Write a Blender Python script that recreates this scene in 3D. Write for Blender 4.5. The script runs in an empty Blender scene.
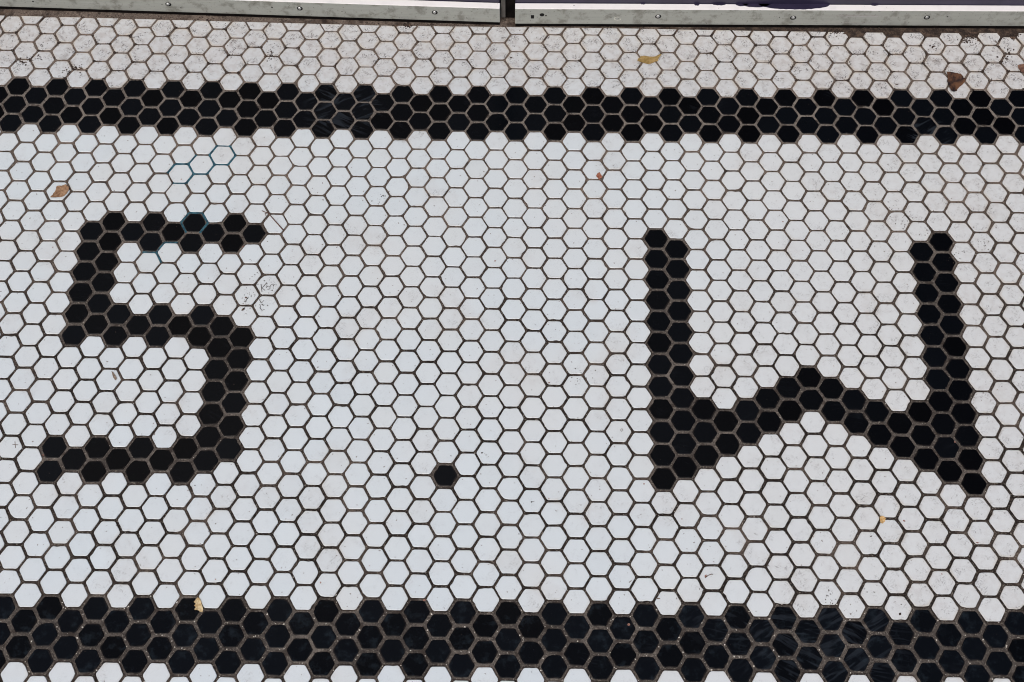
import bpy, math, random
from mathutils import Vector, Matrix
random.seed(7)
scn = bpy.context.scene
COL = scn.collection
MM = 0.001
SQ3 = math.sqrt(3)

# ------------------------------------------------------------------ camera
CF, CA, CB, CC, CX, CY, CZ = 1.440857, 0.466155, 0.000773, 0.015472, 11.2112, -721.423, 1434.074
ROT = Matrix.Rotation(CC, 3, 'Z') @ Matrix.Rotation(CB, 3, 'Y') @ Matrix.Rotation(CA, 3, 'X')
cam_d = bpy.data.cameras.new('camera')
cam_d.sensor_fit = 'HORIZONTAL'
cam_d.sensor_width = 36.0
cam_d.lens = 36.0 * CF * 1000 / 1024
cam_d.clip_start = 0.02
cam_d.clip_end = 500
cam = bpy.data.objects.new('camera', cam_d)
cam.matrix_world = Matrix.Translation(Vector((CX, CY, CZ)) * MM) @ ROT.to_4x4()
COL.objects.link(cam)
scn.camera = cam

# ------------------------------------------------------------------ light
SUN_EL, SUN_AZ = math.radians(62), math.radians(200)     # azimuth clockwise from +Y (the wall side)
w = bpy.data.worlds.new('World'); scn.world = w; w.use_nodes = True
nt = w.node_tree; bg = nt.nodes['Background']
sky = nt.nodes.new('ShaderNodeTexSky'); sky.sky_type = 'NISHITA'; sky.sun_disc = False
sky.sun_elevation = SUN_EL; sky.sun_rotation = SUN_AZ
sky.air_density = 1.0; sky.dust_density = 5.0; sky.ozone_density = 1.0
nt.links.new(sky.outputs[0], bg.inputs[0]); bg.inputs[1].default_value = 0.12
sd = bpy.data.lights.new('sun', 'SUN'); sd.energy = 1.3; sd.angle = math.radians(40); sd.color = (0.99, 0.985, 0.955)
so = bpy.data.objects.new('sun', sd); COL.objects.link(so)
d = Vector((math.sin(SUN_AZ) * math.cos(SUN_EL), math.cos(SUN_AZ) * math.cos(SUN_EL), math.sin(SUN_EL)))
so.rotation_euler = d.to_track_quat('Z', 'Y').to_euler(); so.location = d * 10
scn.view_settings.view_transform = 'Standard'; scn.view_settings.look = 'None'
scn.view_settings.gamma = 1; scn.view_settings.use_curve_mapping = False
scn.view_settings.exposure = 0.1
scn.cycles.pixel_filter_type = 'BLACKMAN_HARRIS'; scn.cycles.filter_width = 1.05

# ------------------------------------------------------------------ materials
class NT:
    def __init__(s, name):
        s.m = bpy.data.materials.new(name); s.m.use_nodes = True; s.t = s.m.node_tree
        s.b = s.t.nodes['Principled BSDF']
        s.co = s.n('ShaderNodeTexCoord').outputs['Object']
    def n(s, k, **kw):
        x = s.t.nodes.new(k)
        for a, v in kw.items(): setattr(x, a, v)
        return x
    def put(s, i, v):
        if hasattr(v, 'is_linked') or isinstance(v, bpy.types.NodeSocket): s.t.links.new(v, i)
        else: i.default_value = v
    def noise(s, scale, detail=3, rough=.55, dist=0, vec=None):
        x = s.n('ShaderNodeTexNoise'); s.put(x.inputs['Vector'], vec or s.co)
        x.inputs['Scale'].default_value = scale; x.inputs['Detail'].default_value = detail
        x.inputs['Roughness'].default_value = rough; x.inputs['Distortion'].default_value = dist
        return x.outputs['Fac']
    def ramp(s, v, a, b, lo=0., hi=1.):
        x = s.n('ShaderNodeMapRange'); x.interpolation_type = 'SMOOTHSTEP'
        s.put(x.inputs[0], v); x.inputs[1].default_value = a; x.inputs[2].default_value = b
        x.inputs[3].default_value = lo; x.inputs[4].default_value = hi
        return x.outputs[0]
    def math(s, op, a, b=0., c=0.):
        x = s.n('ShaderNodeMath', operation=op); s.put(x.inputs[0], a); s.put(x.inputs[1], b); s.put(x.inputs[2], c)
        return x.outputs[0]
    def mix(s, f, a, b, mode='MIX'):
        x = s.n('ShaderNodeMix', data_type='RGBA', blend_type=mode); s.put(x.inputs[0], f)
        for i, v in ((6, a), (7, b)):
            s.put(x.inputs[i], (*v, 1) if isinstance(v, tuple) and len(v) == 3 else v)
        return x.outputs[2]
    def attr(s, name):
        x = s.n('ShaderNodeAttribute'); x.attribute_name = name; return x.outputs['Fac']
    def scaled(s, sx, sy, sz, rz=0):
        r = s.n('ShaderNodeMapping'); s.put(r.inputs[0], s.co); r.inputs['Rotation'].default_value = (0, 0, rz)
        x = s.n('ShaderNodeMapping'); s.put(x.inputs[0], r.outputs[0]); x.inputs['Scale'].default_value = (sx, sy, sz); return x.outputs[0]
    def xyz(s):
        x = s.n('ShaderNodeSeparateXYZ'); s.put(x.inputs[0], s.co); return x.outputs
    def bump(s, h, strength=.3, dist=.0005):
        x = s.n('ShaderNodeBump'); x.inputs['Strength'].default_value = strength
        x.inputs['Distance'].default_value = dist; s.put(x.inputs['Height'], h)
        s.t.links.new(x.outputs[0], s.b.inputs['Normal'])
    def done(s, col, rough=.5, metal=0., spec=.5):
        s.put(s.b.inputs['Base Color'], (*col, 1) if isinstance(col, tuple) and len(col) == 3 else col)
        s.put(s.b.inputs['Roughness'], rough); s.put(s.b.inputs['Metallic'], metal)
        s.b.inputs['Specular IOR Level'].default_value = spec
        return s.m

def mat_white():
    s = NT('white_porcelain')
    rnd, edge = s.attr('rnd'), s.attr('edge')
    x, y, z = s.xyz()
    c = s.mix(rnd, (.572, .632, .662), (.60, .660, .688))
    c = s.mix(s.ramp(s.noise(7, 2), .35, .7), c, (.60, .638, .65))
    warm = s.ramp(s.math('ADD', x, s.math('MULTIPLY', s.noise(4, 2), .3)), .12, .6)
    c = s.mix(s.math('MULTIPLY', warm, .8), c, (.628, .655, .658))
    rnd2 = s.math('FRACT', s.math('MULTIPLY', rnd, 17.3))
    c = s.mix(s.ramp(rnd2, .80, 1., 0, .25), c, (.57, .585, .565))
    # how dirty and dim this part of the floor is: near the shopfront, and to the right
    top = s.ramp(s.math('ADD', y, s.math('MULTIPLY', s.noise(9, 3), .10)), .30, .48)
    right = s.ramp(s.math('ADD', x, s.math('MULTIPLY', s.noise(5, 3), .4)), .35, .85)
    patch = s.ramp(s.noise(13, 3), .52, .66)
    worn_dim = s.math('MINIMUM', s.math('ADD', s.math('ADD', top, s.math('MULTIPLY', right, .42)), s.math('MULTIPLY', patch, .25)), 1.)
    # dusty film on the dirty tiles, plus light fall-off towards the shopfront painted in
    c = s.mix(s.math('MULTIPLY', worn_dim, .6), c, (.50, .485, .475))
    c = s.mix(s.math('MULTIPLY', s.math('MULTIPLY', worn_dim, s.ramp(s.noise(130, 5, .7), .42, .64)), .42), c, (.34, .30, .27))
    # stained rim
    rim = s.math('MULTIPLY', s.ramp(edge, .1, 1.), s.ramp(s.noise(55, 3), .38, .68))
    c = s.mix(s.math('MULTIPLY', rim, s.math('ADD', .2, s.math('MULTIPLY', worn_dim, .45))), c, (.47, .41, .32))
    # short scratches and pits holding dirt
    scr = s.noise(1, 3, .6, .8, s.scaled(850, 260, 400, .6))
    scr2 = s.noise(1, 3, .6, .8, s.scaled(300, 900, 400, .5))
    clump = s.ramp(s.noise(75, 2), .47, .62)
    sc = s.math('MULTIPLY', s.math('MAXIMUM', s.ramp(scr, .56, .64), s.ramp(scr2, .57, .65)), clump)
    c = s.mix(s.math('MULTIPLY', sc, s.math('ADD', .13, s.math('MULTIPLY', worn_dim, 1.1))), c, (.06, .048, .045))
    blot = s.math('MULTIPLY', s.ramp(s.noise(48, 4, .7, .6), .60, .68), s.ramp(worn_dim, .3, 1.))
    c = s.mix(s.math('MULTIPLY', blot, .45), c, (.13, .10, .085))
    # sparse specks everywhere
    sp = s.math('MULTIPLY', s.ramp(s.noise(300, 1), .735, .77), .85)
    c = s.mix(sp, c, (.12, .09, .07))
    # fine grain of unglazed porcelain
    c = s.mix(s.ramp(s.noise(1100, 3, .7), .35, .7, 0, .22), c, (.40, .41, .44))
    s.bump(s.math('ADD', s.noise(160, 3), s.math('MULTIPLY', sc, -1.)), .12, .0004)
    return s.done(c, s.math('ADD', .30, s.math('MULTIPLY', worn_dim, .3)), 0, .5)

def mat_black():
    s = NT('black_porcelain')
    rnd, edge = s.attr('rnd'), s.attr('edge')
    x, y, z = s.xyz()
    c = s.mix(rnd, (.0008, .0010, .0016), (.0022, .0032, .0050))
    # scuffs; the light they catch is painted in as a paler tone
    st1 = s.noise(1, 2, .5, 1.2, s.scaled(30, 190, 200, .5)); st2 = s.noise(1, 2, .5, 1.2, s.scaled(30, 200, 200, .12)); st3 = s.noise(1, 2, .5, 1., s.scaled(30, 180, 200, -.55))
    pick = s.ramp(rnd, .33, .34); pick2 = s.ramp(rnd, .7, .71)
    mixf = s.math('ADD', s.math('MULTIPLY', st1, s.math('SUBTRACT', 1., pick)), s.math('MULTIPLY', pick, s.math('ADD', s.math('MULTIPLY', st2, s.math('SUBTRACT', 1., pick2)), s.math('MULTIPLY', st3, pick2))))
    def blob(cx, cy, r):
        dx = s.math('SUBTRACT', x, cx); dy = s.math('SUBTRACT', y, cy)
        dd = s.math('SQRT', s.math('ADD', s.math('MULTIPLY', dx, dx), s.math('MULTIPLY', dy, dy)))
        return s.ramp(dd, r, r * .55)
    m = s.math('MAXIMUM', blob(.312, -.312, .11), s.math('MULTIPLY', blob(.215, -.30, .05), .6))
    m = s.math('MAXIMUM', m, s.math('MULTIPLY', blob(-.21, .315, .055), 1.2))
    m = s.math('MAXIMUM', m, s.math('MULTIPLY', blob(.495, .283, .03), 1.6))
    gen = s.math('MULTIPLY', s.ramp(s.noise(30, 3), .55, .75), .25)
    sm = s.math('MULTIPLY', s.ramp(mixf, .48, .66), s.math('MAXIMUM', m, gen))
    c = s.mix(s.math('MULTIPLY', sm, .7), c, (.016, .020, .026))
    cloud = s.math('MULTIPLY', s.ramp(s.noise(55, 4, .7), .5, .72), s.ramp(y, -.24, -.30))
    c = s.mix(s.math('MULTIPLY', cloud, .45), c, (.018, .026, .034))
    dust = s.math('MULTIPLY', s.ramp(s.noise(900, 2), .66, .76), s.ramp(s.noise(40, 2), .45, .7))
    c = s.mix(s.math('MULTIPLY', dust, .3), c, (.10, .09, .08))
    c = s.mix(s.math('MULTIPLY', s.ramp(edge, .5, 1.), s.ramp(s.noise(90, 3), .45, .7, 0, .4)), c, (.04, .032, .028))
    s.bump(s.noise(200, 3), .1, .0004)
    return s.done(c, s.math('ADD', .14, s.math('MULTIPLY', s.noise(60, 2), .1)), 0, .09)

def mat_grout(name, dark, light, bias):
    s = NT(name)
    x, y, z = s.xyz()
    up = s.ramp(y, -.05, .36)
    f = s.math('ADD', s.math('ADD', s.ramp(s.noise(16, 4, .6), .42, .78, 0, .6), s.math('MULTIPLY', up, bias)), s.ramp(s.noise(260, 3), .5, .75, 0, .25))
    c = s.mix(s.math('MINIMUM', f, 1.), dark, light)
    c = s.mix(s.ramp(s.noise(800, 3, .7), .56, .66, 0, .75), c, (.30, .265, .22))
    c = s.mix(s.ramp(s.noise(620, 3, .7), .55, .63, 0, .8), c, (.018, .013, .011))
    c = s.mix(s.math('MULTIPLY', s.ramp(s.noise(75, 4, .65), .54, .64), .75), c, (.03, .022, .018))
    # grime packed against the threshold, heavier on the right
    edgeline = s.math('SUBTRACT', y, s.ramp(x, -.65, 0., .010, 0.))
    g = s.math('MULTIPLY', s.ramp(edgeline, .421, .432), s.ramp(s.math('ADD', s.noise(28, 4, .65), s.ramp(x, .1, .4, -.08, .25)), .40, .58))
    c = s.mix(s.math('MULTIPLY', g, .9), c, s.mix(s.ramp(s.noise(120, 4, .7), .4, .65), (.018, .012, .010), (.085, .058, .042)))
    s.bump(s.math('ADD', s.noise(700, 4, .6), s.noise(150, 2)), .7, .0008)
    return s.done(c, .9, 0, .2)

def mat_metal():
    s = NT('dull_grey_aluminium')
    c = s.mix(s.noise(1, 3, .6, 0, s.scaled(9, 200, 260)), (.31, .32, .285), (.46, .465, .42))
    c = s.mix(s.ramp(s.noise(55, 4, .65), .48, .68, 0, .65), c, (.15, .145, .115))
    c = s.mix(s.ramp(s.noise(300, 4, .65), .60, .68, 0, .7), c, (.07, .065, .055))
    s.bump(s.noise(1, 3, .6, 0, s.scaled(20, 400, 600)), .15, .0003)
    return s.done(c, .5, .25, .4)

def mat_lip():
    s = NT('skylit_worn_lip')  # rail top face: brighter sky light put into the colour, plus worn spots
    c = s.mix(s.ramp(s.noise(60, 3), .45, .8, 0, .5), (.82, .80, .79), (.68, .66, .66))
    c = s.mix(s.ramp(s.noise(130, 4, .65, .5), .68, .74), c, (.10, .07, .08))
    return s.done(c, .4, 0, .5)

def simple(name, a, b, scale, rough=.7, metal=0, detail=4, bump=.3, spec=.3):
    s = NT(name)
    c = s.mix(s.ramp(s.noise(scale, detail, .65), .35, .65), a, b)
    if bump: s.bump(s.noise(scale * 2.5, 4), bump, .0006)
    return s.done(c, rough, metal, spec)

M_W, M_B = mat_white(), mat_black()
M_G = mat_grout('brown_grout', (.014, .010, .008), (.165, .128, .105), .62)
M_GB = mat_grout('pale_worn_grout', (.050, .042, .037), (.205, .178, .155), .55)
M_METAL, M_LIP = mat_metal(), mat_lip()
M_NAVY = simple('navy_paint', (.017, .014, .035), (.026, .021, .048), 30, .35, 0, 4, .1, .4)
M_SHADE = simple('recess_shade', (.004, .0035, .0035), (.010, .008, .007), 60, .9, spec=.05)  # near-black shade colour for under the rails and the panel gap
M_SCREW = simple('screw_steel', (.30, .30, .28), (.58, .58, .56), 300, .35, .6)
M_HOLE = simple('hole_dark', (.006, .005, .005), (.012, .01, .01), 60, .9, 0, 2, 0)
M_CONC = simple('concrete', (.20, .19, .175), (.30, .285, .265), 9, .85)

# ------------------------------------------------------------------ helpers
def link(o, parent=None, **props):
    COL.objects.link(o)
    if parent is not None: o.parent = parent
    for k, v in props.items(): o[k] = v
    return o
def mesh_obj(name, V, F, mats, parent=None, midx=None, attrs=None, smooth=False, **props):
    me = bpy.data.meshes.new(name); me.from_pydata([tuple(v) for v in V], [], F)
    for m in mats: me.materials.append(m)
    if midx: me.polygons.foreach_set('material_index', midx)
    if smooth: me.polygons.foreach_set('use_smooth', [True] * len(F))
    if attrs:
        for k, vals in attrs.items():
            a = me.attributes.new(k, 'FLOAT', 'POINT'); a.data.foreach_set('value', vals)
    me.update()
    return link(bpy.data.objects.new(name, me), parent, **props)
def empty(name, loc, **props):
    o = bpy.data.objects.new(name, None); o.empty_display_size = .05; o.location = loc
    return link(o, None, **props)
def at(px, py, h=0.):
    """point of the photograph -> the spot on the floor (height h mm) it shows, in mm"""
    d = ROT @ Vector(((px - 512) / (CF * 1000), -(py - 341) / (CF * 1000), -1.))
    t = (h - CZ) / d.z
    return Vector((CX + t * d.x, CY + t * d.y, h))
def box(x0, x1, y0, y1, z0, z1, bev=0.):
    if not bev:
        V = [(x, y, z) for z in (z0, z1) for x, y in ((x0, y0), (x1, y0), (x1, y1), (x0, y1))]
        return V, [(3, 2, 1, 0), (4, 5, 6, 7), (0, 1, 5, 4), (1, 2, 6, 5), (2, 3, 7, 6), (3, 0, 4, 7)]
    import bmesh
    bm = bmesh.new(); V, F = box(x0, x1, y0, y1, z0, z1)
    vs = [bm.verts.new(v) for v in V]
    for f in F: bm.faces.new([vs[i] for i in f])
    bmesh.ops.bevel(bm, geom=bm.edges[:], offset=bev, segments=2, affect='EDGES', profile=.5)
    bm.verts.index_update()
    V = [tuple(v.co) for v in bm.verts]; F = [tuple(v.index for v in f.verts) for f in bm.faces]
    bm.free(); return V, F

# ------------------------------------------------------------------ the tile lattice (flat-topped hexagons, 27 mm pitch)
P = 27.0
COEF = [[-0.053, 0.367], [0.436, -1.276], [0.021, -1.309], [-0.559, -0.173], [-3.446, 0.596], [-0.186, 0.17], [0.448, -0.88], [0.397, 0.264], [0.331, 4.34], [5.995, -0.113]]
GX = [-0.27, -0.27, 0.01, -0.04, 0.24, 0.48, 0.09, -0.39, -0.23, -0.3, 0.16, 0.49, 0.55, 0.4, 0.14, -0.15, -0.22, 0.16, 0.09, 0.0, -0.26, -0.05, 0.53, 0.33, 0.38, 0.48, 0.4, -0.02, -0.15, -0.06, 0.3, 0.15, 0.14, -0.1, -0.45, 0.33, -0.07, -0.01, -0.37, 0.58, 0.11, -0.38, -0.41, 0.56, 0.03, -0.23, 0.13, -0.32, -0.18, -0.17, -0.56, -1.06, 0.13, -0.25, -0.2, 0.19, 0.25, -0.23, -0.29, -0.11, 0.57, 1.18, 0.04, -0.27, 0.42, 0.51, 0.63, 0.5, 0.63, 0.78, 0.53, -0.23, -0.21, 0.54, 0.54, 0.18, 0.19, 0.74, -0.26, -0.09, -0.37, -0.2, 0.02, 0.04, -0.53, -0.36, -0.05, -0.08, 0.12, 0.3, 0.07, -0.19, -0.06, -0.02, -0.37, -0.2, -0.13, -0.73, -0.43, -0.05, 0.08, 0.11, -0.05, -0.28]
GY = [-0.21, -0.02, 0.16, -0.02, -0.3, -0.03, -0.04, -0.19, -0.17, 0.17, 0.06, -0.03, 0.04, -0.4, -0.25, 0.06, -0.05, -0.16, 0.06, 0.08, 0.01, -0.26, -0.18, 0.1, 0.04, 0.02, -0.2, 0.22, 0.62, 0.61, 0.34, 0.43, -0.17, -0.3, 0.09, 0.24, 0.77, 0.41, -0.37, -0.42, -0.2, 0.05, 0.48, -0.31, -0.42, -0.66, -0.49, 0.03, 0.44, 0.61, -0.25, -1.08, -0.34, 0.04, -0.01, 0.02, -0.29, 0.26, -0.24, -0.3, -0.15, -0.13, -0.29, -0.68, -1.42, -1.05, -0.52, -0.12, 0.06, -0.01, -0.22, -0.7, -0.3, 0.06, -0.14, -0.2, -0.71, -1.13, -0.36, -0.27, 0.19, 0.17, -0.13, -0.18, -0.06, 0.47, 0.79, 0.37, 0.56, 0.29, 0.18, 0.19, 0.22, 0.62, 0.25, -0.18, -0.14, 0.25, 0.68, 0.71, 0.17, 0.09, 0.06, 0.35]
def disp(x, y):
    """how far the hand-laid sheets of tile wander from a perfect lattice, mm"""
    x = max(-640, min(640, x)); y = max(-400, min(460, y))
    u, v = x / 600, y / 350
    dx = dy = 0.; k = 0
    for i in range(4):
        for j in range(4 - i):
            b = u ** i * v ** j; dx += COEF[k][0] * b; dy += COEF[k][1] * b; k += 1
    gx = max(0, min(11.999, (x + 600) / 100)); gy = max(0, min(6.999, (y + 350) / 100))
    i, j = int(gx), int(gy); a, c = gx - i, gy - j
    for G, w_ in ((GX, 0), (GY, 1)):
        val = (G[j*13+i]*(1-a)*(1-c) + G[j*13+i+1]*a*(1-c) + G[(j+1)*13+i]*(1-a)*c + G[(j+1)*13+i+1]*a*c)
        if w_ == 0: dx += val
        else: dy += val
    return dx, dy
def warp(x, y):
    dx, dy = disp(x, y); return x + dx, y + dy
def lat(c, r): return (c - 26) * P * SQ3 / 2, -(r - 12.5) * P

LETTER_S = set([(5, 7.5), (5, 8.5), (5, 9.5), (5, 10.5), (5, 11.5), (5, 12.5), (5, 17.5), (5, 18.5), (6, 7.0), (6, 8.0), (6, 9.0), (6, 10.0), (6, 11.0), (6, 12.0), (6, 18.0), (7, 7.5), (7, 11.5), (7, 12.5), (7, 17.5), (7, 18.5), (8, 7.0), (8, 8.0), (8, 12.0), (8, 18.0), (9, 7.5), (9, 11.5), (9, 12.5), (9, 17.5), (9, 18.5), (10, 7.0), (10, 8.0), (10, 12.0), (10, 18.0), (11, 7.5), (11, 11.5), (11, 12.5), (11, 17.5), (11, 18.5), (12, 7.0), (12, 8.0), (12, 12.0), (12, 13.0), (12, 14.0), (12, 15.0), (12, 16.0), (12, 17.0), (12, 18.0), (13, 7.5), (13, 12.5), (13, 13.5), (13, 14.5), (13, 15.5), (13, 16.5), (13, 17.5)])
LETTER_W = set([(33, 7.5), (33, 8.5), (33, 9.5), (33, 10.5), (33, 11.5), (33, 12.5), (33, 13.5), (33, 14.5), (33, 15.5), (33, 16.5), (33, 17.5), (33, 18.5), (34, 8.0), (34, 9.0), (34, 10.0), (34, 11.0), (34, 12.0), (34, 13.0), (34, 14.0), (34, 15.0), (34, 16.0), (34, 17.0), (34, 18.0), (35, 15.5), (35, 16.5), (35, 17.5), (36, 16.0), (36, 17.0), (37, 15.5), (37, 16.5), (38, 15.0), (38, 16.0), (39, 14.5), (39, 15.5), (40, 14.0), (40, 15.0), (41, 14.5), (41, 15.5), (42, 15.0), (42, 16.0), (43, 15.5), (43, 16.5), (44, 16.0), (44, 17.0), (45, 15.5), (45, 16.5), (45, 17.5), (46, 8.0), (46, 9.0), (46, 10.0), (46, 11.0), (46, 12.0), (46, 13.0), (46, 14.0), (46, 15.0), (46, 16.0), (46, 17.0), (46, 18.0), (47, 7.5), (47, 8.5), (47, 9.5), (47, 10.5), (47, 11.5), (47, 12.5), (47, 13.5), (47, 14.5), (47, 15.5), (47, 16.5), (47, 17.5), (47, 18.5)])
DOT = {(23, 18.5)}
cut_px = [(-60, 13.5), (0, 15.3), (130, 18.6), (260, 22.2), (390, 25.6), (510, 26.8), (630, 28.4), (760, 30.8), (890, 32.6), (1024, 33), (1100, 33)]
CUT = [at(*p) for p in cut_px]
def cut_y(x):
    if x <= CUT[0].x: return CUT[0].y
    for a, b in zip(CUT, CUT[1:]):
        if x <= b.x: return a.y + (b.y - a.y) * (x - a.x) / (b.x - a.x)
    return CUT[-1].y
def clip(poly):
    out = []
    for i, a in enumerate(poly):
        b = poly[(i + 1) % len(poly)]
        da, db = cut_y(a[0]) - a[1], cut_y(b[0]) - b[1]
        if da >= 0: out.append(a)
        if (da > 0) != (db > 0):
            t = da / (da - db); out.append((a[0] + t * (b[0] - a[0]), a[1] + t * (b[1] - a[1])))
    return out
def hexagon(R, cham=0.):
    pts = []
    for k in range(6):
        a = math.radians(60 * k); p = Vector((R * math.cos(a), R * math.sin(a)))
        if not cham: pts.append(p); continue
        for s_ in (-1, 1):
            q = math.radians(60 * (k + s_)); n = Vector((R * math.cos(q), R * math.sin(q)))
            pts.append(p + (n - p).normalized() * cham)
    return pts

class Tiles:
    def __init__(s): s.V = []; s.F = []; s.mi = []; s.e = []; s.r = []
    def ring(s, pts, z, e, rv, tx, ty, cx, cy):
        i = len(s.V)
        for x, y in pts:
            s.V.append((x * MM, y * MM, (z + (x - cx) * tx + (y - cy) * ty) * MM)); s.e.append(e); s.r.append(rv)
        return list(range(i, i + len(pts)))
    def tile(s, c, r, joint, mi=0, jit=.17):
        x0, y0 = lat(c, r); x0, y0 = warp(x0, y0)
        x0 += random.gauss(0, jit); y0 += random.gauss(0, jit)
        R = (P - joint + random.gauss(0, .11)) / SQ3
        rz = random.gauss(0, .011); cs, sn = math.cos(rz), math.sin(rz)
        pts = []
        chip = random.randrange(6) if random.random() < .10 else -1
        hx = hexagon(R, 1.1); out = []
        for k in range(12):
            a, b = hx[k], hx[(k+1) % 12]; out.append((a, k // 2))
            if k % 2:
                out.append((a.lerp(b, .33), -2)); out.append((a.lerp(b, .67), -2))
        for q, k in out:
            q = q * (1 + random.gauss(0, .0065))
            if k == chip: q = q * random.uniform(.92, .97)
            elif random.random() < .012: q = q * random.uniform(.93, .97)
            pts.append((x0 + q.x * cs - q.y * sn, y0 + q.x * sn + q.y * cs))
        pts = clip(pts)
        if len(pts) < 3: return
        ar = abs(sum(a[0]*b[1] - b[0]*a[1] for a, b in zip(pts, pts[1:] + pts[:1]))) / 2
        if ar < (190 if c > 43 else 45): return
        cx = sum(p[0] for p in pts) / len(pts); cy = sum(p[1] for p in pts) / len(pts)
        rv = random.random(); tx, ty = random.gauss(0, .006), random.gauss(0, .006); dz = random.gauss(0, .06)
        def sc(f): return [(cx + (p[0]-cx)*f, cy + (p[1]-cy)*f) for p in pts]
        f1 = 1 - .55 / R
        n = len(pts)
        A = s.ring(sc(.74), dz, 0, rv, tx, ty, cx, cy)
        B = s.ring(sc(f1), dz, 1, rv, tx, ty, cx, cy)
        B2 = s.ring(sc(1 - .14 / R), dz - .18, 1, rv, tx, ty, cx, cy)
        C = s.ring(pts, dz - .6, 1, rv, tx, ty, cx, cy)
        D_ = s.ring(pts, -2.2, 1, rv, 0, 0, cx, cy)
        s.F.append(tuple(A)); s.mi.append(mi)
        for U, L_ in ((A, B), (B, B2), (B2, C), (C, D_)):
            for i in range(n):
                j = (i + 1) % n; s.F.append((U[i], L_[i], L_[j], U[j])); s.mi.append(mi)
    def bed(s, c, r, mi=1, z=-.72):
        X, Y = lat(c, r); pts = []
        for q in hexagon(P / SQ3): pts.append(warp(X + q.x, Y + q.y))
        a = s.ring(pts, z, 0, 0, 0, 0, 0, 0); s.F.append(tuple(a)); s.mi.append(mi)
    def build(s, name, mats, parent=None, **props):
        return mesh_obj(name, s.V, s.F, mats, parent, s.mi, {'edge': s.e, 'rnd': s.r}, **props)

# ------------------------------------------------------------------ ground
mesh_obj('ground', [(-60, -60, -.012), (60, -60, -.012), (60, 60, -.012), (-60, 60, -.012)], [(0, 1, 2, 3)], [M_CONC], kind='structure')
C0, C1, R0, R1 = -14, 66, -5, 38
xl = lat(C0, 0)[0] * MM - .012; xr = lat(C1, 0)[0] * MM + .012; yb = lat(0, R1 + .5)[1] * MM - .012
V, F = box(xl, xr, yb, .62, -.02, -.0008)
pavement = mesh_obj('pavement', V, F, [M_G], kind='structure')
white, s_t, w_t, d_t, up_t, lo_t = (Tiles() for _ in range(6))
for c in range(C0, C1 + 1):
    for k in range(R0, R1 + 1):
        r = k + (.5 if c % 2 else 0)
        key = (c, float(r))
        if key in LETTER_S: s_t.tile(c, r, 3.05); s_t.bed(c, r)
        elif key in LETTER_W: w_t.tile(c, r, 3.05); w_t.bed(c, r)
        elif key in DOT: d_t.tile(c, r, 3.7); d_t.bed(c, r)
        elif 0 <= r <= 2: up_t.tile(c, r, 2.6); up_t.bed(c, r)
        elif 24 <= r <= 26: lo_t.tile(c, r, 3.5); lo_t.bed(c, r)
        else: white.tile(c, r, 2.45 + .3 * min(1, max(0, k - 6) / 8))
white.build('white_tile', [M_W], pavement)
G = 'black tile letters and stop'
s_t.build('mosaic_letter', [M_B, M_GB], label='letter S laid in black hexagonal tiles, to the left of the single black tile', category='letter', group=G)
w_t.build('mosaic_letter', [M_B, M_GB], label='letter W laid in black hexagonal tiles, to the right of the single black tile', category='letter', group=G)
d_t.build('mosaic_full_stop', [M_B, M_GB], label='single black hexagonal tile set as a full stop between the two letters', category='full stop', group=G)
up_t.build('mosaic_border', [M_B, M_GB], label='black hexagonal tile band above the letters, near the metal rails', category='tile border', group='black bands across the mosaic floor')
lo_t.build('mosaic_border', [M_B, M_GB], label='wide jointed black hexagonal tile band below the letters', category='tile border', group='black bands across the mosaic floor')

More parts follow.
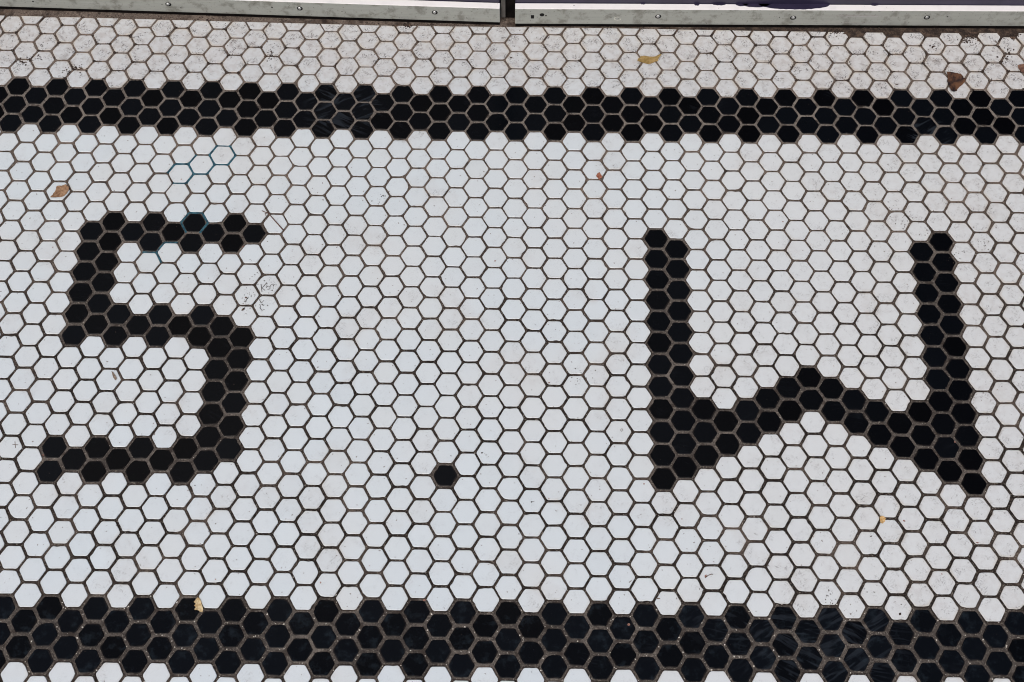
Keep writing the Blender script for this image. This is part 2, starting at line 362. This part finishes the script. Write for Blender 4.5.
# ------------------------------------------------------------------ shopfront: two panels with metal bottom rails
def disc(cx, cz, r, y0, y1, dome=0., n=16):
    """a short round plug standing out of a face that looks towards -y"""
    V = [(cx + r*math.cos(2*math.pi*k/n), y0, cz + r*math.sin(2*math.pi*k/n)) for k in range(n)]
    V += [(cx + r*.82*math.cos(2*math.pi*k/n), y1, cz + r*.82*math.sin(2*math.pi*k/n)) for k in range(n)]
    V.append((cx, y1 - dome, cz))
    F = [(k, (k+1) % n, n+(k+1) % n, n+k) for k in range(n)] + [(n+k, n+(k+1) % n, 2*n) for k in range(n)]
    return V, F
def sc_(V): return [(x*MM, y*MM, z*MM) for x, y, z in V]
RAIL_Z0, RAIL_Z1, RAIL_D = 5., 33.4, 9.3
def panel(base, ang, x0, x1, label, marks, RAIL_Z1=33.4):
    root = empty('shopfront_panel', (base[0]*MM, base[1]*MM, 0), label=label, category='shopfront panel', group='shopfront panels along the edge of the floor')
    root.rotation_euler = (0, 0, ang)
    V, F = box(x0, x1, RAIL_D + .4, 52, 4., 2400, 1.5)
    mesh_obj('board', sc_(V), F, [M_NAVY], root)
    V, F = box(x0, x1, 0, RAIL_D, RAIL_Z0, RAIL_Z1, .7)
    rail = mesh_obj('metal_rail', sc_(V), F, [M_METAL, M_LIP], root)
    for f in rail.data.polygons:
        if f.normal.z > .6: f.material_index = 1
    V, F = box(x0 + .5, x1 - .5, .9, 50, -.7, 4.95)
    mesh_obj('rail_gap_shade', sc_(V), F, [M_SHADE], root)  # black block standing in for the shadow gap under the rail
    for kind, px, pz, r in marks:
        if kind == 'screw':
            V, F = disc(px + .3, pz - .4, r * 1.7, .1, -.25); ring = mesh_obj('screw_seat_shade', sc_(V), F, [M_HOLE], rail, smooth=False)  # dark ring, set low so it also paints the screw's shadow
            V, F = disc(px, pz + .3, r, -.1, -1.1, .6); mesh_obj('screw', sc_(V), F, [M_SCREW], rail, smooth=True)
        elif kind == 'hole':
            V, F = disc(px, pz, r, .1, -.12); mesh_obj('screw_hole', sc_(V), F, [M_HOLE], rail)
        elif kind == 'slot':
            V, F = box(px - r, px + r, -.12, .1, pz - 1.6*r, pz + 1.6*r); mesh_obj('slot_hole', sc_(V), F, [M_HOLE], rail)
    return root, rail
def local(base, ang, px, py):
    """photo point on the rail's front face -> (along, up) in mm on that face"""
    d = ROT @ Vector(((px - 512) / (CF * 1000), -(py - 341) / (CF * 1000), -1.))
    n = Vector((math.sin(ang), -math.cos(ang), 0)); o = Vector((CX, CY, CZ)); b = Vector((base[0], base[1], 0))
    t = (b - o).dot(n) / d.dot(n); q = o + d * t - b
    return q.x * math.cos(ang) + q.y * math.sin(ang), q.z
LB, LA = (-22.9, 442.5), math.atan(-.0256)
RB, RA = (-4.1, 440.8), math.atan(.0088)
def mk(B_, A_, items):
    return [(k, *local(B_, A_, x, y), r) for k, x, y, r in items]
lroot, lrail = panel(LB, LA, -1500, 0, 'navy shopfront panel with slanting grey metal rail, left of the dark gap',
    mk(LB, LA, [('screw', 168, 4, 2.3), ('screw', 299.5, 8.3, 2.3), ('screw', 434.5, 12.3, 2.3), ('hole', 272, 7.3, 1.3), ('hole', 33, 1.5, 1.3), ('hole', 342, 11.5, .7), ('hole', 181, 7.8, .9)]), 31.4)
rroot, rrail = panel(RB, RA, 0, 1500, 'navy shopfront panel with straight grey metal rail, right of the dark gap',
    mk(RB, RA, [('screw', 658, 16.3, 2.4), ('screw', 793, 17.6, 2.4), ('screw', 926.8, 17.3, 2.4), ('slot', 532.5, 16.8, 2.), ('hole', 542, 14.8, 3.3), ('hole', 546, 15.6, 1.2), ('hole', 947.5, 16.5, 1.1), ('hole', 779.5, 17.3, .8), ('hole', 611, 17.3, .7)]))
# upright strip, and a near-black block standing in for shade between the panels
V, F = box(1.2, 6.6, 7, 30, 6, 2400, .6)
mesh_obj('edge_strip', sc_(V), F, [simple('weathered_strip', (.075, .068, .06), (.12, .11, .10), 40)], lroot)
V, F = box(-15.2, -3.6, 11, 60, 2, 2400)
o = mesh_obj('panel_gap_shade', sc_(V), F, [M_SHADE], lroot); o.location.x = .022
# white paint drip, embossed plate and the blistered navy paint running over the right lip
def on_face(px, py): return local(RB, RA, px, py)
def ribbon(pts, wd, y, closed=False):
    V = []; F = []
    n = len(pts)
    for i, p in enumerate(pts):
        a = pts[i-1] if (i or closed) else p; b = pts[(i+1) % n] if (i < n-1 or closed) else p
        t = Vector((b[0]-a[0], b[1]-a[1])).normalized(); q = Vector((-t.y, t.x)) * wd / 2
        for s_ in (1, -1): V.append((p[0]+q.x*s_, y, p[1]+q.y*s_))
    for i in range(n if closed else n-1):
        j = (i+1) % n; F.append((2*i, 2*i+1, 2*j+1, 2*j))
    return V, F
pts = [on_face(617.5 + 3.4*math.cos(a) , 18.5 + 1.6*math.sin(a)) for a in [k*math.pi/6 for k in range(11)]]
V, F = ribbon(pts, 1.1, -.15); mesh_obj('paint_drip', sc_(V), F, [simple('cream_paint', (.55, .54, .45), (.65, .64, .56), 300)], rrail)
pl = [on_face(*p) for p in ((836, 15.2), (879, 15.6), (876.5, 22.6), (836, 22.8))]
V, F = ribbon(pl, .8, -.2, True); mesh_obj('plate_outline', sc_(V), F, [simple('worn_edge', (.30, .27, .25), (.40, .38, .36), 200)], rrail)
pl = [on_face(*p) for p in ((846, 16.8), (860, 16.4), (878, 16.6))]
V, F = ribbon(pl, .7, -.2); mesh_obj('plate_scratch', sc_(V), F, [simple('bright_scratch', (.40, .38, .38), (.5, .48, .48), 200)], rrail)
def lip_x(px): return on_face(px, 11)[0]
def lip_patch(name, px0, px1, front, back, mat, n=26):
    xa, xb = lip_x(px0), lip_x(px1); V = []; F = []
    for i in range(n + 1):
        t = i / n; x = xa + (xb - xa) * t
        e = math.sin(math.pi * t) ** .45
        yf = back - (back - front) * e + random.uniform(-.4, .4) * e
        for z in (RAIL_Z1 + .02, RAIL_Z1 + .5): V += [(x, yf, z), (x, back, z)]
    for i in range(n):
        a, b = 4*i, 4*(i+1)
        F += [(a+2, b+2, b+3, a+3), (a, b, b+2, a+2), (a+1, a+3, b+3, b+1)]
    mesh_obj(name, sc_(V), F, [mat], rroot)
lip_patch('blistered_paint', 758, 831, 1.0, 9.6, M_NAVY)
for a, b, f in ((694, 700, 6.5), (712, 727, 7), (735, 749, 6), (742, 771, 4.2), (640, 646, 8), (871, 880, 7.5)):
    lip_patch('blistered_paint', a, b, f, 9.6, M_NAVY, 8)

# ------------------------------------------------------------------ paint, ink and dirt lying on the floor itself
def flat(name, strips, z, mat, parent):
    V = []; F = []
    for pts, wd in strips:
        b0 = len(V); n = len(pts)
        for i, p in enumerate(pts):
            a = pts[max(i-1, 0)]; b = pts[min(i+1, n-1)]
            t = Vector((b[0]-a[0], b[1]-a[1])).normalized(); q = Vector((-t.y, t.x)) * wd / 2 * random.uniform(.75, 1.2)
            V += [((p[0]+q.x)*MM, (p[1]+q.y)*MM, z*MM), ((p[0]-q.x)*MM, (p[1]-q.y)*MM, z*MM)]
        for i in range(n-1): F.append((b0+2*i, b0+2*i+1, b0+2*i+3, b0+2*i+2))
        z += .012
    return mesh_obj(name, V, F, [mat], parent)
def nearest(px, py):
    q = at(px, py); best = None
    for c in range(C0, C1 + 1):
        for k in range(R0, R1 + 1):
            r = k + (.5 if c % 2 else 0); X, Y = lat(c, r)
            if abs(X - q.x) > 30 or abs(Y - q.y) > 30: continue
            X, Y = warp(X, Y); dd = (X-q.x)**2 + (Y-q.y)**2
            if best is None or dd < best[0]: best = (dd, c, r)
    return best[1], best[2]
def edge_strip(px, py, k, wd):
    """the joint on side k of the tile seen at px, py (side 0 is upper right, going anticlockwise)"""
    c, r = nearest(px, py); X, Y = lat(c, r); h = hexagon(P / SQ3)
    a, b = h[k], h[(k+1) % 6]; out = []
    for t in (0, .25, .5, .75, 1): out.append(warp(X + a.x + (b.x-a.x)*t, Y + a.y + (b.y-a.y)*t))
    return out, wd
teal = [edge_strip(223, 157, k, 3.3) for k in (1, 0, 5, 4, 3, 2)] + [edge_strip(200, 164, k, 3.1) for k in (2, 3, 4, 5)] \
     + [edge_strip(180, 173, k, 3.1) for k in (1, 2, 0, 5, 4)] + [edge_strip(194, 222, k, 2.6) for k in (0, 1, 2, 5, 3)] \
     + [edge_strip(173, 250, k, 2.) for k in (1, 2, 3)] + [edge_strip(151, 242, k, 2.) for k in (4, 5)]
flat('teal_paint_stain', teal, -.62, simple('teal_paint', (.005, .035, .055), (.035, .115, .15), 220), pavement)
pink = [(at(317.5, 254.5), 'x')]
def poly_px(pts): return [tuple(at(*p)[:2]) for p in pts]
ink = [([(261, 284), (261.5, 288), (262, 292)], .75), ([(267, 282.5), (264, 286), (262, 288), (265, 290.5)], .75),
       ([(266, 288), (268, 286), (270, 287), (270, 289), (267.5, 289.5)], .7), ([(270, 287), (271, 285), (273, 284), (273.5, 286.5)], .7),
       ([(273, 286), (275.5, 284), (277, 285.5)], .45), ([(259.5, 300), (261.5, 303), (264, 300.5)], .7),
       ([(264, 306), (261, 304.5), (260, 308), (262, 310.5), (264.5, 309.5)], .7), ([(262, 296), (265, 294.5)], .5)]
flat('ink_scribble', [(poly_px(p), wd) for p, wd in ink], .22, simple('faded_ink', (.03, .025, .025), (.10, .085, .08), 400), pavement)
plus = [([(12.5, 444.5), (18.5, 445)], .6), ([(15, 441.5), (15.5, 448)], .6), ([(620.5, 430), (622, 428.5), (623, 430.5), (621.5, 431.5), (620.5, 430)], .5),
        ([(705, 578), (708, 575.5), (712, 574), (713, 575)], .8), ([(657, 598.5), (660, 598.5)], 1.1), ([(629, 582.5), (631.5, 580.5)], .7)]
flat('brown_mark', [(poly_px(p), wd) for p, wd in plus], .25, simple('brown_mark_stain', (.06, .04, .035), (.13, .08, .06), 400), pavement)

def blotches(name, spots, mat):
    V = []; F = []
    for m, (px, py, rx, ry) in enumerate(spots):
        c = at(px, py); rx *= 1.2; ry *= 1.45; b0 = len(V); n = 22; V.append((c.x*MM, c.y*MM, (.2 + .01*m)*MM))
        w_ = 1.
        for k in range(n):
            w_ = max(.45, min(1.5, w_ + random.gauss(0, .28))); a = 2*math.pi*k/n
            V.append(((c.x + rx*w_*math.cos(a))*MM, (c.y + ry*w_*math.sin(a))*MM, (.2 + .01*m)*MM))
        for k in range(n): F.append((b0, b0+1+k, b0+1+(k+1) % n))
    return mesh_obj(name, V, F, [mat], pavement)
blotches('dirt_stain', [(967.5, 35.5, 2.2, 1.4), (974, 36.5, 2.6, 1.6), (971, 33, 5, 1.2), (965, 39, 1, .8), (978, 41, 1.5, 1), (1005, 56, 1.2, 1.6), (1007, 72, 1.3, 1.8), (996, 42, 1, .8),
                        (409, 25.5, 3.2, 1.), (396, 26, 2, .8), (933, 46.5, 2.4, 1.1), (26, 62, 1.4, .6), (81, 68.5, 1.8, .6), (12, 36, 1.5, .7), (265, 57, 1.2, .8), (246, 298, 1.6, .8), (243, 309, 1.2, .8),
                        (897, 84.5, 1.6, .5), (822, 31.5, 3.5, .7), (858, 36, 3, 1.2), (896, 37, 3, 1.1), (845, 33.5, 1.5, .8), (1014, 38, 3, 1.4), (583, 75, .8, .8), (511, 58, 1.2, .6), (735, 69, .8, 1.6)],
         simple('dirt_brown', (.030, .020, .016), (.13, .085, .06), 350, .95))
rs = random.Random(5)
def pinkish(): return rs.uniform(40, 1010), rs.uniform(150, 600)
blotches('rust_spot', [(317.5, 254.5, 1.1, .7), (424, 600.5, 1.3, .6), (706, 576, .9, .8), (549, 383, .9, .5), (904, 521, .9, .9), (978, 543, 1.4, .4), (682, 519, .7, .4), (629, 625, 1.1, .9)] + [(*pinkish(), rs.uniform(.3, .7), rs.uniform(.3, .6)) for _ in range(26)],
         simple('rust_brown', (.14, .055, .045), (.30, .16, .12), 400, .9))
def bits(name, spots, mat, zlift=0.):
    V = []; F = []
    for x, y, s_, z in spots:
        b0 = len(V)
        base = [(1, 0, 0), (0, 1, 0), (-1, 0, 0), (0, -1, 0), (.1, .1, .75), (0, 0, -.4)]
        a = random.uniform(0, 6.28); st = random.uniform(.45, 1.)
        for bx, by, bz in base:
            bx *= random.uniform(.6, 1.3); by *= random.uniform(.6, 1.3) * st
            V.append(((x + s_*(bx*math.cos(a) - by*math.sin(a)))*MM, (y + s_*(bx*math.sin(a) + by*math.cos(a)))*MM, (z + s_*bz*.6)*MM))
        for i in range(4): F += [(b0+i, b0+(i+1) % 4, b0+4), (b0+(i+1) % 4, b0+i, b0+5)]
    return mesh_obj(name, V, F, [mat], None, kind='stuff')
sp = []
known = [(248, 298, 1.1), (246, 301, .8), (243.5, 309, 1.2), (246, 313.5, .7), (390, 293, .8), (292.5, 250, .5), (195, 574, .8), (451, 456, .7), (531.5, 672, .8),
         (531.5, 502, 1.), (482, 453, 1.), (486, 455, .7), (871, 536.5, 1.3), (874, 592, .8), (867, 592, .6), (900, 614, 1.3), (699.5, 589, .8), (669, 197, .7), (519, 534, .7),
         (452, 624, .6), (352, 475, .5), (383, 195.5, .9), (372, 201, .8), (384, 196.8, .6), (903, 221, 1.), (901, 224, .8), (911, 217, .6), (987, 241, .8), (984, 246, .7),
         (982, 250, .6), (956, 253, .7), (925, 228, .7), (576, 373, .6), (580, 380, .6), (591, 371, .5), (313, 407, .6), (7, 309, .8), (6.5, 338, .6), (309, 491, .6),
         (105, 436.5, .5), (195, 485.5, .9), (82, 499, .7), (3, 393, .6), (56, 422, .5), (419, 456, .8), (404, 25.5, 1.8), (408, 26.5, 1.8), (411, 25.8, 1.4), (393, 26, 1.6),
         (930, 46, 1.4), (933, 47, 1.6), (936, 48.5, 1.1), (844, 34, 1.), (881, 34, .9), (1002, 73, 1.), (1000, 76, .7), (832, 54, .8)]
for x, y, s_ in known:
    q = at(x, y); sp.append((q.x, q.y, s_ * 1.2, .25))
for cx, cy, sx, sy, n in ((250, 297, 4, 5, 26), (268, 286, 5, 3, 16), (262, 304, 3, 5, 14), (245, 309, 4, 3, 14), (262, 276, 8, 4, 10), (381, 198, 6, 3, 16),
                          (905, 221, 5, 5, 22), (985, 245, 5, 5, 26), (957, 255, 5, 6, 14), (926, 228, 4, 4, 14), (895, 207, 5, 4, 12), (580, 376, 8, 6, 18),
                          (828, 598, 4, 5, 18), (902, 598, 5, 5, 14), (933, 47, 4, 3, 22), (970, 38, 6, 3, 40), (975, 43, 5, 3, 24), (318, 55, 6, 6, 20), (272, 48, 6, 5, 16),
                          (205, 30, 12, 6, 26), (60, 38, 20, 6, 40), (12, 40, 8, 8, 24), (225, 38, 10, 8, 24), (520, 58, 4, 5, 12), (840, 80, 6, 5, 14), (235, 45, 8, 4, 16)):
    for _ in range(n):
        q = at(random.gauss(cx, sx), random.gauss(cy, sy)); sp.append((q.x, q.y, random.uniform(.3, 1.0), .15))
for _ in range(420):                                           # crumbs trodden over the tiles, thicker near the shopfront
    px, py = random.uniform(-60, 1084), 30 + 640 * random.random() ** 2.2
    q = at(px, py); sp.append((q.x, q.y, random.uniform(.2, .65), .12))
for _ in range(1500):                                          # dirt gathered under the rails
    px = random.uniform(-40, 1070) if random.random() < .5 else random.uniform(770, 1090); q = at(px, 15 + 11 * min(1, px / 520) + 8 * max(0, (px - 520) / 504))
    yy = cut_y(q.x) + abs(random.gauss(0, 4.5)) - 1.
    if random.random() < .18: yy -= random.uniform(0, 14)
    sp.append((q.x, yy, random.uniform(.3, 1.3), -.5))
for _ in range(230):                                           # dirt lumps wedged where joints meet in the top strip
    px = random.uniform(-20, 1050) if random.random() < .55 else random.choice([random.uniform(0, 260), random.uniform(800, 1050)])
    c, r = nearest(px, random.uniform(25, 88)); X, Y = lat(c, r); v = random.choice(hexagon(P / SQ3)); x, y = warp(X + v.x, Y + v.y)
    for _ in range(random.randint(3, 12)): sp.append((x + random.gauss(0, 1.5), y + random.gauss(0, 1.1), random.uniform(.5, 1.5), -.3))
for cx, cy, n in ((971, 36, 70), (966, 42, 26), (1009, 52, 22), (1004, 60, 18), (22, 62, 30), (36, 58, 24), (78, 68, 30), (67, 71, 18), (270, 56, 26), (408, 25, 40), (835, 33, 30), (1015, 36, 40)):
    for _ in range(n):
        q = at(random.gauss(cx, 3.2), random.gauss(cy, 1.8)); sp.append((q.x, q.y, random.uniform(.5, 1.7), .05))
bits('grit', sp, simple('grit_brown', (.014, .010, .009), (.06, .04, .03), 500, .9))
sg = []
for _ in range(1500):                                          # pale sand grains caught in the joints
    c = random.randint(C0, C1); k = random.choice([24, 25, 26, 24, 25, 18, 17, 7, 8, 12, 16, 20, 15, 22, 26]) if random.random() < .75 else random.randint(0, 30)
    r = k + (.5 if c % 2 else 0); X, Y = lat(c, r); h = hexagon(P / SQ3); j = random.randrange(6); a, b = h[j], h[(j+1) % 6]; t = random.random()
    if k < 23 and random.random() < .5: continue
    x, y = warp(X + a.x + (b.x-a.x)*t, Y + a.y + (b.y-a.y)*t)
    sg.append((x + random.gauss(0, .5), y + random.gauss(0, .5), random.uniform(.2, .62) if k < 23 else random.uniform(.35, 1.15), -.4))
bits('sand_grains', sg, simple('sand_pale', (.42, .38, .31), (.72, .68, .62), 500, .9))

# ------------------------------------------------------------------ leaves and twig lying loose on the tiles
def leaf(name, outline, z0, curl, mat, label, cat, group=None, rough=.4, th=.25):
    """outline: photo points round the leaf; becomes a thin curled sheet with a top, an underside and an edge"""
    P0 = [at(*p) for p in outline]
    dense = []
    for i, a in enumerate(P0):
        b = P0[(i+1) % len(P0)]
        for t in (0, .34, .67): dense.append(a.lerp(b, t) + Vector((random.gauss(0, rough*.5), random.gauss(0, rough*.5), 0)) * (1 if t else .3))
    c = sum(dense, Vector()) / len(dense); n = len(dense)
    base = (c.x*MM, c.y*MM, 0)
    rings = []
    rad = max((p - c).length for p in dense)
    for f in (1., .75, .5, .25):
        rings.append([((p - c) * f) for p in dense])
    V = []; F = []
    for side in (0, 1):
        for ring in rings:
            for p in ring:
                q = p.length / rad
                h = z0 + curl * (q ** 2) * 1.5 * (.55 + .45 * math.sin(2.3 * math.atan2(p.y, p.x) + 1)) + .25 * math.sin(p.x * 1.3) * math.cos(p.y * 1.7)
                V.append((p.x*MM, p.y*MM, (max(h, .15) + (th if side == 0 else 0))*MM))
        V.append((0, 0, (z0 + (th if side == 0 else 0))*MM))
    N = 4*n + 1
    for side in (0, 1):
        o = side * N
        for k in range(3):
            for i in range(n):
                j = (i+1) % n; f = (o+k*n+i, o+k*n+j, o+(k+1)*n+j, o+(k+1)*n+i)
                F.append(f if side == 0 else f[::-1])
        for i in range(n):
            f = (o+3*n+i, o+3*n+(i+1) % n, o+4*n); F.append(f if side == 0 else f[::-1])
    for i in range(n): F.append((i, N+i, N+(i+1) % n, (i+1) % n))
    o = mesh_obj(name, V, F, [mat], None, label=label, category=cat)
    if group: o['group'] = group
    o.location = base
    return o
GL = 'dead leaves on the tiles'
leaf('dead_leaf', [(637.5, 60), (640, 58.5), (640.5, 57), (645, 56.3), (650, 57.2), (655, 57), (660, 55), (661.5, 55.5), (658.5, 58.5), (658, 61.5), (654, 62.5), (651, 64), (647, 64.3), (641, 63), (637, 62)],
     .6, 1.4, simple('mustard_leaf', (.23, .15, .045), (.34, .23, .09), 260), 'torn mustard yellow leaf scrap on the white tiles under the right rail', 'leaf', GL)
leaf('dead_leaf', [(51, 198.5), (53.5, 194.5), (55.5, 191), (57, 186.5), (60.5, 186), (64, 185.5), (66, 184.6), (68.8, 187.5), (69.5, 190), (67.5, 193), (64.5, 196), (60, 197.5), (56, 198)],
     .5, 1.6, simple('brown_leaf', (.19, .10, .055), (.34, .21, .12), 300), 'pointed light brown dry leaf on a white tile at far left', 'leaf', GL)
leaf('dead_leaf', [(946.5, 73), (950, 72.5), (955, 73.5), (960, 74.5), (963, 78), (966, 80.5), (963, 84), (959, 87.5), (957, 90.5), (953.5, 93), (950.5, 91.5), (948.5, 87), (946.5, 82)],
     .7, 2.2, simple('rust_leaf', (.012, .006, .007), (.13, .06, .03), 80, .8, 0, 5), 'crumpled dark rusty brown leaf on the edge of the upper black band', 'leaf', GL, .9)
leaf('dead_leaf', [(196, 599.5), (198, 597.5), (200, 599), (201.5, 602), (202.5, 606), (203.5, 610), (202.5, 612.5), (200.5, 612), (198.5, 610.5), (194.5, 609.8), (196, 607.5), (194.3, 606), (196, 604), (194, 602.3)],
     .6, 1.4, simple('tan_leaf', (.38, .25, .11), (.60, .48, .28), 300), 'small jagged tan leaf on the top edge of the lower black band', 'leaf', GL)
leaf('dead_leaf', [(596, 176.5), (597.5, 173.5), (599.5, 172.5), (601, 175), (602.5, 177.5), (600, 179), (599, 180.5), (598, 178.5)],
     .4, .8, simple('red_leaf', (.22, .07, .04), (.32, .13, .08), 400), 'tiny reddish brown leaf scrap on white tiles between the letters, below the upper band', 'leaf', GL, .2)
leaf('dead_leaf', [(111.5, 371.5), (113.5, 372.5), (115.5, 375.5), (117, 379), (115.5, 380.5), (113.5, 378), (112.5, 375)],
     .4, .8, simple('dull_leaf', (.12, .09, .065), (.26, .20, .15), 400), 'tiny dull brown leaf scrap on a white tile enclosed by the letter S', 'leaf', GL, .2)
leaf('dead_leaf', [(879.5, 517.5), (881, 516), (883.5, 516.5), (885.5, 518.5), (885, 521.5), (882.5, 524), (880, 523)],
     .5, .9, simple('amber_leaf', (.45, .27, .10), (.60, .40, .19), 400), 'tiny amber leaf crumb on white tiles below the letter W', 'leaf', GL, .2)
leaf('dead_leaf', [(1017, 66), (1020, 65), (1027, 63.5), (1034, 66), (1031, 72), (1025, 74), (1021, 72.5), (1018, 69)],
     .6, 1.6, simple('bark_leaf', (.10, .05, .035), (.22, .12, .08), 250), 'brown leaf scrap cut off by the right edge of the picture above the upper band', 'leaf', GL)

def tube(pts, r, z):
    V = []; F = []; n = 6; P0 = [at(*p) for p in pts]
    for i, p in enumerate(P0):
        a = P0[max(i-1, 0)]; b = P0[min(i+1, len(P0)-1)]; t = (b-a).normalized(); s_ = Vector((-t.y, t.x, 0))
        rr = r * (1 - .45 * i / len(P0))
        for k in range(n):
            an = 2*math.pi*k/n; v = p + s_*rr*math.cos(an) + Vector((0, 0, rr*math.sin(an) + z))
            V.append(v*MM)
    for i in range(len(P0)-1):
        for k in range(n): F.append((i*n+k, i*n+(k+1) % n, (i+1)*n+(k+1) % n, (i+1)*n+k))
    return V, F
V, F = tube([(283.5, 230.5), (279, 225.5), (275, 221), (271, 216.5), (268, 213), (265.5, 212.6), (262, 211)], .75, .75)
V2, F2 = tube([(268, 213), (265, 214), (266, 216)], .5, .7)
n0 = len(V); V += V2; F += [tuple(i + n0 for i in f) for f in F2]
o0 = sum(V, Vector()) / len(V); o0.z = 0
mesh_obj('twig', [v - o0 for v in V], F, [simple('twig_brown', (.07, .04, .035), (.14, .08, .06), 300)], None,
         label='thin dark forked twig on white tiles beside the top end of the letter S', category='twig').location = o0
